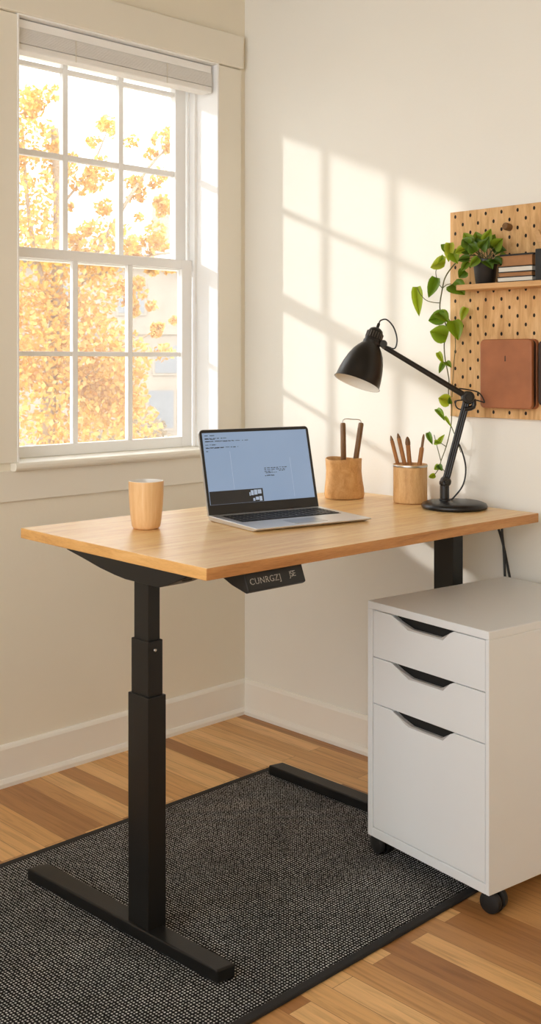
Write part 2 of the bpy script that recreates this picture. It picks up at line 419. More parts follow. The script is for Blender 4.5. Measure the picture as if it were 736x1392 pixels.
# ------------------------------------------------------------------ standing desk (local: x depth, y length; origin at the near room-side corner on the floor)
DZ = R(-1.35)
desk = thing('standing_desk', 'oak topped height adjustable standing desk on black telescopic steel legs', 'desk', (1.262,-1.278,0), DZ)
DT = .870; RG = .0097
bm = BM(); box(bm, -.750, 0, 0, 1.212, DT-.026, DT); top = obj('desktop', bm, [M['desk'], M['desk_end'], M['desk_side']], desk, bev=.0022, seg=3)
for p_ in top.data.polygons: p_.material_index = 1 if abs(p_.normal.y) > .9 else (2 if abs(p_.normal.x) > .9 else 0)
inv = Matrix.Translation((1.262,-1.278,0)) @ Matrix.Rotation(DZ, 4, 'Z'); inv.invert()
def dl(x, y, z=0): return inv @ Vector((x, y, z))
def column(cx, cy, rot, z_base, segs=None):
    root = None; segs = segs or (('lower', .0375, .0250, z_base, .553), ('middle', .0315, .0205, .545, .676), ('upper', .0265, .0165, .668, .812))
    for nm, sx, sy, z0, z1 in segs:
        bm = BM(); box(bm, -sx, sx, -sy, sy, z0, z1)
        bmesh.ops.rotate(bm, verts=bm.verts, cent=(0,0,0), matrix=Matrix.Rotation(rot, 3, 'Z'))
        bmesh.ops.translate(bm, verts=bm.verts, vec=dl(cx, cy))
        if root is None: root = obj('leg', bm, M['black_metal'], desk, bev=.002)
        else: obj(nm + '_tube', bm, M['black_metal'], root, bev=.002)
    # small steel screw on the middle tube
    p = dl(cx, cy); bm = BM()
    mt = Matrix.Rotation(rot, 4, 'Z'); mt.translation = Vector((p.x, p.y, 0))
    lathe(bm, [(0,.0022),(.003,.0018),(.0042,0),(.0042,-.002)], 12, mt @ axis_mat((.0325, -.002, .655), (1,0,0)))
    obj('screw', bm, M['steel'], root, smooth=True)
    return root
column(1.017, -1.243, R(1.5), .036)
column(1.080, -.205, 0, .036, (('lower', .043, .030, .036, .45), ('middle', .039, .027, .44, .60), ('upper', .0345, .0235, .59, .812)))
# feet
bm = BM()
pts = [(.602,-1.2965),(1.2765,-1.262),(1.2825,-1.216),(.612,-1.243)]
loc = [dl(*p) for p in pts]
prism(bm, [(p.x, p.y) for p in loc], RG, RG+.029, 'z'); obj('foot', bm, M['black_metal'], desk, bev=.004, seg=3)
bm = BM()
loc = [dl(*p) for p in [(.524,-.385),(1.10,-.385),(1.10,-.175),(1.04,-.175),(1.04,-.335),(.536,-.335)]]
prism(bm, [(p.x, p.y) for p in loc], RG, RG+.029, 'z'); obj('foot', bm, M['black_metal'], desk, bev=.004, seg=3)
# support brackets with a curved belly, and the beam between them
def bracket(y0, y1):
    bm = BM()
    top = DT-.0255
    cx = dl(1.017, -1.243).x
    prof = [(-.30,top),(-.29,top-.004),(-.22,top-.016),(-.15,top-.029),(-.09,top-.037),(-.05,top-.0405),(.075,top-.0405),(.11,top-.030),(.165,top-.008),(.18,top)]
    prism(bm, [(cx+p[0], p[1]) for p in prof], y0, y1, 'y')
    return obj('support_bracket', bm, M['black_metal'], desk, bev=.002)
bracket(.004, .075); bracket(1.03, 1.10)
bm = BM(); c = dl(1.017, -1.243).x
box(bm, c-.035, c+.035, .07, 1.04, DT-.058, DT-.0265); obj('crossbar', bm, M['black_metal'], desk, bev=.003)
bm = BM(); box(bm, c+.115, c+.145, .018, .045, DT-.045, DT-.030); obj('bracket_bolt', bm, M['black_plastic'], desk, bev=.003)
# height controller
bm = BM()
prism(bm, [(-.11,DT-.0265),(-.018,DT-.0265),(-.002,DT-.066),(-.012,DT-.072),(-.06,DT-.060),(-.11,DT-.040)], .119, .292, 'y')
ctl = obj('height_controller', bm, M['black_plastic'], desk, bev=.003)
ctl['label'] = 'black control box with pale key markings under the desk edge'
def text_mesh(name, body, size, mtx, m_, parent, spacing=1.0, extr=.0002):
    cu = bpy.data.curves.new(name+'_font', 'FONT'); cu.body = body; cu.size = size; cu.extrude = extr; cu.space_character = spacing
    to = bpy.data.objects.new(name+'_tmp', cu); COL.objects.link(to)
    dg = bpy.context.evaluated_depsgraph_get()
    me = bpy.data.meshes.new_from_object(to.evaluated_get(dg)); me.name = name
    bpy.data.objects.remove(to); bpy.data.curves.remove(cu)
    me.materials.clear(); me.materials.append(m_)
    me.transform(mtx)
    o = bpy.data.objects.new(name, me); COL.objects.link(o); o.parent = parent
    return o
# face slopes from (-.018, top) out to (-.002, bottom); +y runs to the right as seen
up = Vector((-.016, 0, .0395)).normalized(); right = Vector((0,1,0)); nrm = right.cross(up).normalized()
def face_m(y, t):
    o_ = Vector((-.018, y, DT-.0265)) + Vector((.016,0,-.0395))*t + nrm*.0004
    m_ = Matrix((right, up, nrm)).transposed().to_4x4(); m_.translation = o_; return m_
text_mesh('key_markings', 'CUNRGZ]', .0195, face_m(.128, .68), M['print'], ctl, 1.08)
text_mesh('key_markings', 'JSE', .0185, face_m(.246, .62), M['print'], ctl, .86)

# ------------------------------------------------------------------ cables behind the desk
for nm, lab, pts in (('power_cable', 'thin black cable slanting out from under the desk by the wall', [(1.098,-.008,.850),(1.118,-.009,.80),(1.134,-.009,.755),(1.15,-.009,.69),(1.163,-.009,.62),(1.172,-.009,.46),(1.175,-.007,.36),(1.176,-.001,.32)]),
                     ('power_cable', 'black cable hanging straight down behind the white cabinet', [(1.137,-.021,.850),(1.139,-.022,.79),(1.144,-.022,.75),(1.148,-.022,.68),(1.15,-.022,.6),(1.15,-.022,.40),(1.148,-.022,.20),(1.147,-.024,.1255)])):
    tag(obj(nm, tube(BM(), pts, .0038, 8), M['cable'], smooth=True), lab, 'cable', 'cables behind the desk')

# ------------------------------------------------------------------ cabinet on castors
W_, D_ = .420, .535; CB, CT = .056, .670
cab = thing('drawer_cabinet', 'white rolling drawer cabinet with two drawers above a tall file drawer', 'cabinet', (1.091,-.571,0), R(-7.4))
bm = BM()
LT, RT, TT, BT = .018, .011, .020, .024
box(bm, 0, LT, 0, D_, CB, CT-TT); box(bm, W_-RT, W_, 0, D_, CB, CT-TT)
box(bm, 0, W_, 0, D_, CT-TT, CT); box(bm, LT, W_-RT, 0, D_, CB, CB+BT); box(bm, LT, W_-RT, D_-.012, D_, CB+BT, CT-TT)
obj('carcass', bm, M['cab'], cab, bev=.0018)
bm = BM(); box(bm, LT, W_-RT, .05, .055, CB+BT, CT-TT); obj('inner_shade_sheet', bm, M['dark'], cab)  # black sheet standing in for the unlit inside
g = .0022
fx0, fx1 = LT+g, W_-RT-g
splits = [(.527, CT-TT-g), (.406, .527-g), (CB+BT+g, .406-g)]
def front(name, z0, z1, lab):
    n0, n1, n2, n3 = .088, .150, .270, .306
    dp = .028
    poly = [(fx0,z0),(fx1,z0),(fx1,z1),(n3,z1),(n3-.012,z1-.006),(n2,z1-dp),(n1,z1-dp),(n0+.012,z1-.006),(n0,z1),(fx0,z1)]
    bm = BM(); prism(bm, poly, .0015, .018, 'y')
    o_ = obj(name, bm, M['cab'], cab, bev=.0012); o_['label'] = lab
    bm = BM()   # grey pull lip set into the notch
    prism(bm, [(n0,z1-.001),(n0+.012,z1-.006),(n1,z1-dp),(n2,z1-dp),(n3-.012,z1-.006),(n3,z1-.001),(n3-.014,z1-.011),(n2-.006,z1-dp+.0045),(n1+.012,z1-dp+.0045),(n0+.034,z1-.012)], .003, .013, 'y')
    obj('pull_lip', bm, M['cab_lip'], o_, smooth=False)
    bm = BM(); box(bm, n0-.01, n3+.01, .0185, .021, z1-.045, z1-.0005); obj('notch_shade_sheet', bm, M['dark'], o_)  # black sheet behind the notch, shade painted in
    return o_
front('drawer', *splits[0], 'top shallow drawer front with notched pull')
front('drawer', *splits[1], 'second shallow drawer front with notched pull')
front('drawer', *splits[2], 'tall bottom file drawer front with notched pull')
def castor(x, y, a, dz=0):
    bm = BM(); lathe(bm, [(0,CB-.0005),(.018,CB-.0005),(.018,CB-.004),(.010,CB-.006),(.010,.040),(0,.040)], 20, Matrix.Translation((x,y,0)))
    c_ = obj('castor', bm, M['black_plastic'], cab, smooth=True)
    d = Vector((math.cos(a), math.sin(a), 0)); ax = Vector((-d.y, d.x, 0)); ctr = Vector((x,y,.0272+dz)) + d*.010
    for s in (-1, 1):
        bm = BM(); lathe(bm, [(0,-.009),(.020,-.009),(.0255,-.006),(.0267,-.001),(.0267,.004),(.0245,.009),(.017,.012),(.006,.0125),(0,.0125)], 28, axis_mat(ctr+ax*.0150*s, ax*s))
        obj('wheel', bm, M['rubber'], c_, smooth=True)
    bm = BM()   # hood over the wheel pair
    pr = [(.0280*math.cos(R(t)), .0280*math.sin(R(t))) for t in range(20, 201, 15)] + [(.0255*math.cos(R(t)), .0255*math.sin(R(t))) for t in range(200, 19, -15)]
    mt = axis_mat(ctr, ax, d)
    prism(bm, pr, -.005, .005, 'z'); bmesh.ops.transform(bm, matrix=mt @ Matrix.Identity(4), verts=bm.verts)
    obj('fork', bm, M['black_plastic'], c_)
castor(.034, .030, R(170), .0092); castor(W_-.034, .042, R(14)); castor(.045, D_-.05, R(160)); castor(W_-.045, D_-.05, R(20))

# ------------------------------------------------------------------ laptop (local: x to the front edge, y across, origin at the hinge centre)
WD = Vector((.23,.973)); ang = math.atan2(-WD.x, WD.y)     # local y -> WD
lap = thing('laptop', 'open silver laptop with black bezel and pale blue screen on the desk', 'laptop', (.792,-.657,DT), ang + R(1.5))
hw, dp = .180, .246
bm = BM(); prism(bm, [(0,.0035),(.012,.001),(dp-.02,.001),(dp,.007),(dp,.0105),(0,.0145)], -hw, hw, 'y'); base = obj('base', bm, M['alu'], lap, bev=.0025, seg=3)
def deck(x): return .0145-.004*x/dp
bm = BM(); x0, x1 = .030, .140
prism(bm, [(x0,deck(x0)-.001),(x1,deck(x1)-.001),(x1,deck(x1)+.0003),(x0,deck(x0)+.0003)], -hw+.022, hw-.022, 'y'); kb = obj('keyboard_well', bm, M['bezel'], base)
bm = BM(); kw = (2*hw-.052)/14
for r_ in range(6):
    xa = x0+.004 + r_*.0176
    n = 14
    for c_ in range(n):
        if r_ == 5 and 4 <= c_ <= 8: continue
        ya = -hw+.026 + c_*kw
        z = deck(xa)+.0002; box(bm, xa, xa+.0148, ya+.0012, ya+kw-.0012, z, z+.0015)
xa = x0+.004+5*.0176; z = deck(xa)+.0002; box(bm, xa, xa+.0148, -hw+.026+4*kw+.001, -hw+.026+9*kw-.001, z, z+.0015)
obj('keys', bm, M['keys'], kb)
bm = BM()
for r_ in range(5):
    for c_ in range(14):
        if random.random() < .75:
            xa = x0+.009 + r_*.0176; ya = -hw+.031 + c_*kw; z = deck(xa)+.00175
            box(bm, xa, xa+.004, ya, ya+.004, z, z+.0001)
obj('key_legends', bm, M['print'], kb)
bm = BM(); box(bm, .158, .228, -.050, .050, deck(.2)-.001, deck(.2)+.0006); obj('trackpad', bm, plain('trackpad_grey', (.52,.52,.53), .3, metal=.7), base)
# lid: built upright in (y, z) then leaned back
tilt = R(-14); LH = .236
LM = Matrix.Translation((.002,0,.012)) @ Matrix.Rotation(tilt, 4, 'Y')
def rrect(y0, y1, z0, z1, r_, n=6):
    out = []
    for cy, cz, a0 in ((y1-r_, z1-r_, 0), (y0+r_, z1-r_, 90), (y0+.002, z0+.002, 180), (y1-.002, z0+.002, 270)):
        rr_ = r_ if a0 < 180 else .002
        for k in range(n+1): out.append((cy+rr_*math.cos(R(a0+90*k/n)), cz+rr_*math.sin(R(a0+90*k/n))))
    return out
def lid_obj(name, bm, m_, parent, **kw):
    bmesh.ops.transform(bm, matrix=LM, verts=bm.verts); return obj(name, bm, m_, parent, **kw)
lid = lid_obj('lid', prism(BM(), rrect(-hw, hw, 0, LH, .012), -.007, -.0015, 'x'), M['alu'], lap)
bez = lid_obj('bezel', prism(BM(), rrect(-hw+.0015, hw-.0015, .001, LH-.0015, .011), -.0016, .0008, 'x'), M['bezel'], lid)
sy0, sy1, sz0, sz1 = -hw+.008, hw-.010, .029, LH-.010
bm = BM(); box(bm, .0007, .0011, sy0, sy1, sz0, sz1); scr = lid_obj('screen', bm, M['display'], lid)
SW, SH = sy1-sy0, sz1-sz0
def on_screen(bm, u0, u1, v0, v1, lift=.0013):      # u from the left, v from the top, 0..1
    box(bm, .0010, lift, sy0+u0*SW, sy0+u1*SW, sz1-v1*SH, sz1-v0*SH)
bm = BM(); on_screen(bm, 0.004, .50, .815, .998, .0013); pan = lid_obj('video_panel', bm, M['panel_grey'], scr)
bm = BM()
for u0, u1, v0, v1 in ((.385,.41,.835,.905),(.415,.445,.83,.90),(.45,.485,.83,.89),(.425,.455,.93,.975),(.46,.485,.925,.99),(.37,.38,.86,.91),(.40,.418,.945,.985)):
    on_screen(bm, u0, u1, v0, v1, .0015)
lid_obj('video_icons', bm, M['pale'], scr)
bm = BM()
rnd = random.Random(5)
for v, u_end in ((.035,.13),(.075,.22),(.085,.12),(.115,.30),(.118,.42),(.165,.12),(.205,.32),(.21,.18),(.255,.05)):
    u = .02
    while u < u_end:
        w = rnd.uniform(.008,.045); on_screen(bm, u, min(u+w,u_end), v, v+rnd.uniform(.006,.010)); u += w + rnd.uniform(.004,.02)
lid_obj('screen_text', bm, M['ink'], scr); bm = BM()
for v, a_, b_ in ((.53,.54,.76),(.555,.54,.75),(.58,.54,.62),(.60,.55,.66),(.575,.68,.74),(.64,.54,.63),(.635,.56,.62)):
    u = a_
    while u < b_:
        w = rnd.uniform(.008,.035); on_screen(bm, u, min(u+w,b_), v, v+rnd.uniform(.005,.011)); u += w + rnd.uniform(.003,.012)
lid_obj('screen_text', bm, M['ink'], scr)
for u_, v0_, v1_ in ((.235,.27,.80),(.80,.40,.97)):
    bm = BM(); on_screen(bm, u_, u_+.003, v0_, v1_, .0012); lid_obj('pane_line', bm, M['pale'], scr)
bm = BM(); tube(bm, [(0,-hw+.03,.012),(0,hw-.03,.012)], .0055, 12, 1); obj('hinge', bm, M['bezel'], lap, smooth=True)

# ------------------------------------------------------------------ mug
def rsq(n, k, e=3.2):
    t = 2*math.pi*k/n; c_, s_ = math.cos(t), math.sin(t)
    r_ = 1/((abs(c_)**e + abs(s_)**e)**(1/e)); return r_*c_, r_*s_
def soft_square(bm, prof, n=48, ease=.55, mtx=None):
    rings = []
    for r_, z in prof:
        ring = []
        for k in range(n):
            a_, b_ = rsq(n, k); t = 2*math.pi*k/n
            x = r_*(ease*a_+(1-ease)*math.cos(t)); y = r_*(ease*b_+(1-ease)*math.sin(t)); ring.append(bm.verts.new((x,y,z)))
        rings.append(ring)
    fs = []
    for a_, b_ in zip(rings, rings[1:]):
        for k in range(n): fs.append(bm.faces.new((a_[k], a_[(k+1)%n], b_[(k+1)%n], b_[k])))
    fs.append(bm.faces.new(rings[0][::-1])); fs.append(bm.faces.new(rings[-1]))
    bmesh.ops.recalc_face_normals(bm, faces=fs); return bm
mug = thing('mug', 'tan handleless mug with white inside on the left end of the desk', 'mug', (.745,-1.035,DT), R(10))
H_ = .122
def shell(prof, drop_first=False, drop_last=True):
    bm = soft_square(BM(), prof)
    caps = sorted([f for f in bm.faces if len(f.verts) > 8], key=lambda f: f.calc_center_median().z)
    for f, d_ in zip((caps[0], caps[-1]), (drop_first, drop_last)):
        if d_: bm.faces.remove(f)
    return bm
obj('cup_body', shell([(.026,.0005),(.0305,.0015),(.0340,.008),(.0370,.03),(.0400,.065),(.0415,.10),(.0420,H_-.004),(.0418,H_-.001),(.0412,H_)]), M['mug'], mug, smooth=True, angle=60)
ins = obj('white_inside', shell([(.027,.008),(.033,.012),(.0365,.065),(.0383,H_-.008),(.0388,H_-.001),(.0396,H_+.0008),(.0406,H_+.0008),(.0412,H_)]), M['mug_in'], mug, smooth=True, angle=60)
ins['label'] = 'white glazed inside and rim'
for mark in (((200,.100,.0028,.012),(204,.104,.0028,.012),(202,.102,.006,.002)), ((202,.050,.003,.014),(206,.047,.003,.016),(210,.048,.003,.014),(206,.043,.010,.0025))):
  bm = BM()    # little brown marks on the side turned to the window
  for a0, z0, w_, h_ in mark:
      t_ = R(a0-10); r_ = .0412 if z0 > .08 else .0400
      c_ = Vector((math.cos(t_), math.sin(t_), 0)); k_ = 1/((abs(c_.x)**3.2+abs(c_.y)**3.2)**(1/3.2)); rr_ = r_*(.55*k_+.45)
      e_ = Vector((-c_.y, c_.x, 0)); p_ = c_*(rr_+.0002)
      v_ = [bm.verts.new(p_ + e_*w_*sx + Vector((0,0,z0+h_*sz))) for sx, sz in ((-.5,-.5),(.5,-.5),(.5,.5),(-.5,.5))]
      bm.faces.new(v_)
  obj('brown_mark', bm, M['mug_mark'], mug)

# ------------------------------------------------------------------ pots and what stands in them
pa = thing('pencil_pot', 'squat waisted brown bark-look pot holding two dark wooden handles', 'pot', (.678,-.205,DT), R(20))
bm = BM()
prof = [(.050,.0005),(.0585,.002),(.0605,.012),(.0595,.03),(.0555,.058),(.0535,.085),(.0545,.112),(.0555,.122),(.0535,.124),(.0505,.122),(.049,.09),(.049,.012),(.0,.010)]
lathe(bm, prof, 44)
for v in bm.verts:
    t = math.atan2(v.co.y, v.co.x); k = 1+.035*math.sin(2*t+.7)+.02*math.sin(3*t+v.co.z*30)
    v.co.x *= k; v.co.y *= k
    if v.co.z > .11: v.co.z += .003*math.sin(2*t+2.2)
obj('pot_body', bm, M['cork'], pa, smooth=True, angle=60)
pb = thing('pencil_pot', 'straight round wooden pot holding brown twig pencils beside the lamp base', 'pot', (.892,-.143,DT))
bm = BM(); lathe(bm, [(.046,.0005),(.0505,.002),(.0515,.008),(.0512,.06),(.0515,.112),(.0508,.117),(.0475,.117),(.0465,.112),(.0465,.012),(0,.010)], 44); obj('pot_body', bm, M['cork2'], pb, smooth=True, angle=60)
bm = BM(); lathe(bm, [(.0518,.1085),(.0524,.110),(.0524,.1135),(.0518,.115)], 44); obj('rim_band', bm, M['steel'], pb, smooth=True)

ta = thing('wire_tool', 'pair of dark wooden handles joined by thin wire in the waisted pot', 'tool', (.678,-.205,DT))
def rod(bm, a, b, r_, n=14, round_end=True):
    a = Vector(a); b = Vector(b); L = (b-a).length
    pr = [(0,0),(r_*.8,0),(r_,.003),(r_,L-.006),(r_*.8,L-.001),(0,L)]
    return lathe(bm, pr, n, axis_mat(a, b-a))
bm = BM(); rod(bm, (.004,-.004,.013), (.001,-.006,.236), .0088); obj('handle', bm, M['handle'], ta, smooth=True, angle=60)
bm = BM(); rod(bm, (.018,.012,.013), (.040,.036,.236), .0088); obj('handle', bm, M['handle'], ta, smooth=True, angle=60)
bm = BM(); tube(bm, [(.001,-.006,.235),(.0005,-.006,.243),(.008,.001,.2475),(.022,.016,.246),(.036,.032,.2445),(.040,.036,.236)], .0014, 8); obj('wire', bm, M['steel'], ta, smooth=True)
sticks = [((-.006,-.012,.013),(-.038,-.042,.190),.0058,'thin twig pencil leaning furthest left in the round wooden pot'),
          ((.010,-.002,.013),(-.024,-.026,.197),.0064,'long twig pencil second from left in the round wooden pot'),
          ((-.004,.016,.013),(-.006,-.004,.178),.0068,'short thick round-ended stick in the middle of the round wooden pot'),
          ((.014,.004,.013),(.026,.024,.168),.0070,'thick twig pencil leaning right in the round wooden pot')]
for i, (a, b, r_, lab) in enumerate(sticks):
    st = thing('wooden_pencil', lab, 'pencil', (.892,-.143,DT), 0, 'sticks in the round pot')
    bm = BM(); rod(bm, a, b, r_)
    for v in bm.verts:
        k = .0007*math.sin(v.co.z*210+i)
        v.co.x += k; v.co.y -= k
    obj('shaft', bm, M['stick'], st, smooth=True, angle=60)
    a = Vector(a); b = Vector(b); d = (b-a).normalized()
    bm = BM()
    if i == 2: lathe(bm, [(r_*1.12,0),(r_*1.2,.008),(r_*.9,.018),(r_*.4,.024),(0,.026)], 14, axis_mat(b-d*.004, d))
    elif i == 3: lathe(bm, [(r_*.6,0),(r_*.62,.030),(r_*.3,.040),(0,.042)], 12, axis_mat(b-d*.002, d))
    else: lathe(bm, [(r_*.98,0),(r_*.4,.012),(0,.016)], 12, axis_mat(b-d*.002, d))
    obj('tip', bm, M['handle'], st, smooth=True, angle=60)

# ------------------------------------------------------------------ desk lamp
lamp = thing('desk_lamp', 'black jointed desk lamp with bell shade standing by the wall', 'lamp', (1.065,-.156,DT))
O = Vector((1.065,-.156,DT))
def L_(p): return Vector(p) - O
bm = BM(); lathe(bm, [(0,.0005),(.088,.0005),(.0945,.003),(.0955,.009),(.092,.015),(.080,.0195),(.055,.0225),(.03,.024),(0,.0245)], 64); obj('base', bm, M['black_satin'], lamp, smooth=True, angle=60)
pb_ = L_((1.045,-.176,DT+.02)); ft = L_((1.047,-.174,.948)); el = L_((1.092,-.128,1.193)); hj = L_((.924,-.301,1.338))
bm = BM(); lathe(bm, [(.0165,0),(.0165,.006),(.0135,.009),(.0135,.048),(.0155,.050),(.0155,.058),(.012,.062),(0,.062)], 28, Matrix.Translation(pb_)); post = obj('post', bm, M['black_satin'], lamp, smooth=True, angle=40)
d1 = (el-ft).normalized(); side = Vector((.717,-.697,0))        # side faces the room
bm = BM()
lat = d1.cross(side).normalized()
for s in (-1, 1): tube(bm, [ft+lat*.0062*s, el+lat*.0062*s], .0046, 12, 1)
tube(bm, [ft, el], .0040, 10, 1)
lower = obj('lower_arm', bm, M['black_satin'], lamp, smooth=True, angle=50)
bm = BM(); lathe(bm, [(0,-.014),(.013,-.014),(.015,-.011),(.015,.011),(.013,.014),(.006,.014),(.005,.020),(0,.020)], 24, axis_mat(ft, side)); obj('pivot_knob', bm, M['black_satin'], lower, smooth=True, angle=40)
d2 = (hj-el).normalized()
bm = BM(); tube(bm, [el - d2*.012, hj], .0088, 14, 1, .0072); 
upper = obj('upper_arm', bm, M['black_satin'], lamp, smooth=True, angle=50)
bm = BM(); lathe(bm, [(0,-.015),(.016,-.015),(.0185,-.012),(.0185,.012),(.016,.015),(.010,.0155),(.009,.018),(0,.018)], 28, axis_mat(el, side)); obj('elbow_joint', bm, M['black_satin'], upper, smooth=True, angle=40)
bm = BM()
pl = el - d1*.028; 
tube(bm, [el + d2*-.018 + d1*.004, el - d2*.024 - d1*.016, el - d1*.036], .0075, 12, 3); obj('elbow_bracket', bm, M['black_satin'], upper, smooth=True)
# shade
o_dir = Vector((-.105,-.395,-.915)).normalized(); ax = -o_dir
neck = L_((.896,-.331,1.343)); SL = .118
mt = axis_mat(neck, o_dir)
outer = [(.0255,-.004),(.029,0),(.037,.010),(.0455,.024),(.0535,.044),(.0595,.066),(.0640,.090),(.0665,SL-.004),(.0695,SL)]
inner = [(.0680,SL),(.0650,SL-.004),(.0625,.090),(.0580,.066),(.0520,.044),(.0440,.024),(.0355,.011),(.020,.004),(0,.003)]
bm = BM(); lathe(bm, outer + [inner[0]], 56, mt); shade = obj('lamp_shade', bm, M['black_satin'], lamp, smooth=True, angle=50)
bm = BM(); lathe(bm, inner, 56, mt); obj('shade_lining', bm, M['white_in'], shade, smooth=True, angle=60)['label'] = 'cream white inside of the shade'
bm = BM(); lathe(bm, [(0,.088),(.012,.086),(.021,.076),(.0235,.062),(.020,.046),(.013,.032),(.012,.012),(0,.010)], 28, mt); obj('bulb', bm, plain('frosted_bulb', (.85,.82,.76), .3), shade, smooth=True)
mu = axis_mat(neck, ax)
bm = BM(); lathe(bm, [(.0262,-.004),(.0262,.012),(.0245,.014),(.0245,.020),(.0232,.022),(.0232,.040),(.019,.050),(.012,.055),(.0045,.057),(.0045,.070),(.003,.072),(0,.072)], 36, mu)
cap = obj('socket_cap', bm, M['black_satin'], shade, smooth=True, angle=40)
bm = BM()
for k in range(20):
    t = 2*math.pi*k/20; p = mu @ Vector((.0238*math.cos(t), .0238*math.sin(t), .031))
    q0 = mu @ Vector((.0238*math.cos(t), .0238*math.sin(t), .0225)); q1 = mu @ Vector((.0238*math.cos(t), .0238*math.sin(t), .0405))
    tube(bm, [q0, q1], .0019, 6, 1)
obj('vent_ribs', bm, plain('worn_rib_metal', (.10,.085,.07), .35, metal=.6), cap, smooth=True)
# head joint
bm = BM(); j0 = neck + ax*.010 + Vector((.016,.014,0)); tube(bm, [neck+ax*.012, j0, hj], .0075, 12, 3)
obj('head_bracket', bm, M['black_satin'], shade, smooth=True)
bm = BM(); lathe(bm, [(0,-.011),(.010,-.011),(.0115,-.008),(.0115,.008),(.010,.011),(0,.011)], 22, axis_mat(j0+Vector((.008,.008,-.004)), side)); obj('tilt_knob', bm, M['black_satin'], shade, smooth=True, angle=40)
# flex
tip = mu @ Vector((0,0,.070))
bm = BM(); tube(bm, [tip, tip+Vector((.004,.004,.010)), tip+Vector((.016,.017,.012)), tip+Vector((.030,.031,-.010)), tip+Vector((.037,.038,-.045)), tip+Vector((.032,.033,-.072)), hj+d2*-.004+Vector((0,0,.006)), hj-d2*.02+Vector((0,0,.009))], .0022, 8); obj('flex_cord', bm, M['cable'], lamp, smooth=True)
bm = BM(); tube(bm, [el+d2*.03+Vector((0,0,.010)), el+Vector((.004,.004,.021)), el+Vector((.024,.024,.012)), el+Vector((.034,.035,-.014)), el+Vector((.026,.027,-.012)), el+Vector((.012,.012,-.01)), el+Vector((-.01,-.01,-.034)), el+Vector((-.022,-.023,-.030)), el+Vector((-.024,-.025,-.012)), el+Vector((-.010,-.010,-.008))], .002, 8); obj('flex_cord', bm, M['cable'], lamp, smooth=True)
bm = BM(); c0 = L_((1.066,-.155,1.075)); tube(bm, [c0, L_((1.078,-.142,1.045)), L_((1.088,-.132,.99)), L_((1.083,-.137,.94)), L_((1.066,-.155,.905)), L_((1.056,-.165,.893))], .0024, 8); obj('flex_cord', bm, M['cable'], lamp, smooth=True)

# ------------------------------------------------------------------ pegboard, shelf and what is on it
PBX0, PBX1, PBZ0, PBZ1 = .948, 1.56, 1.129, 1.754
peg = thing('pegboard', 'plywood pegboard with rows of drilled holes on the wall', 'pegboard', (1.112,0,1.424))
bm = BM(); box(bm, PBX0-1.112, PBX1-1.112, -.018, 0, PBZ0-1.424, PBZ1-1.424); obj('board', bm, M['peg'], peg, bev=.0012)
sh_ = tag(obj('wall_shelf', box(BM(), 1.030, 1.545, -.100, -.018, 1.508, 1.524), M['shelf'], bev=.0015), 'narrow pale wooden shelf fixed across the pegboard', 'shelf')
S = 1.5242
def flat_book(name, lab, x0, x1, y0, z0, th, cover, pages, tilt_=0):
    t = thing(name, lab, 'book', ((x0+x1)/2, y0, z0), R(tilt_), 'flat books stacked on the shelf')
    h = (x1-x0)/2; dpt = .062; c_ = .0028
    bm = BM(); box(bm, -h, h, 0, dpt, 0, c_); box(bm, -h, h, 0, dpt, th-c_, th); box(bm, -h, h, dpt-c_, dpt, c_, th-c_); obj('cover', bm, cover, t, bev=.0008)
    bm = BM(); box(bm, -h+.002, h-.002, .002, dpt-c_, c_, th-c_); obj('pages', bm, pages, t)
flat_book('flat_book', 'thin black notebook at the bottom of the shelf stack', 1.166, 1.284, -.088, S, .016, M['black_plastic'], M['paper'])
flat_book('flat_book', 'kraft covered book just above the bottom notebook', 1.170, 1.280, -.086, S+.0162, .011, M['kraft'], M['kraft'], 1)
flat_book('flat_book', 'black book with white page edges in the middle of the stack', 1.168, 1.284, -.088, S+.0274, .018, M['black_plastic'], M['paper'], -1)
flat_book('flat_book', 'kraft boxed book with thin black lid topping the shelf stack', 1.176, 1.282, -.086, S+.0456, .029, M['kraft'], M['kraft'])
t = thing('flat_book', 'slim black book lying on top of the kraft boxed book', 'book', (1.230,-.087,S+.0748), 0, 'flat books stacked on the shelf')
bm = BM(); box(bm, -.056, .056, 0, .062, 0, .005); obj('cover', bm, M['black_plastic'], t, bev=.0008)
bk = thing('upright_binder', 'black binder standing upright on the shelf right of the stack', 'binder', (1.296,-.094,S))
bm = BM(); box(bm, 0, .030, 0, .070, 0, .088); obj('cover', bm, M['black_plastic'], bk, bev=.002)

def tablet(name, lab, x0, x1, z0, z1, y0, th, m_, seam, rnd_=.014):
    t = thing(name, lab, 'notebook', ((x0+x1)/2, y0, z0))
    h = (x1-x0)/2; Hh = z1-z0
    pts = []
    for cx, cz, a0 in ((h-rnd_,Hh-rnd_,0),(-h+rnd_,Hh-rnd_,90),(-h+rnd_,rnd_,180),(h-rnd_,rnd_,270)):
        for k in range(6): pts.append((cx+rnd_*math.cos(R(a0+18*k)), cz+rnd_*math.sin(R(a0+18*k))))
    bm = BM(); prism(bm, pts, -th, -th*.62, 'y'); obj('front_cover', bm, m_, t, bev=.0045, seg=4)
    bm = BM(); prism(bm, [(p[0]*.965, Hh/2+(p[1]-Hh/2)*.97) for p in pts], -th*.64, -th*.3, 'y'); obj('page_block', bm, M['leather_dark'], t)
    bm = BM(); prism(bm, pts, -th*.32, 0, 'y'); obj('back_cover', bm, m_, t, bev=.003, seg=3)
    if seam:
        bm = BM(); prism(bm, [(-.002,Hh*.68),(.002,Hh*.68),(.0015,Hh*.76),(-.0015,Hh*.76)], -th-.0006, -th+.001, 'y'); obj('stitch', bm, M['leather_dark'], t)
    return t
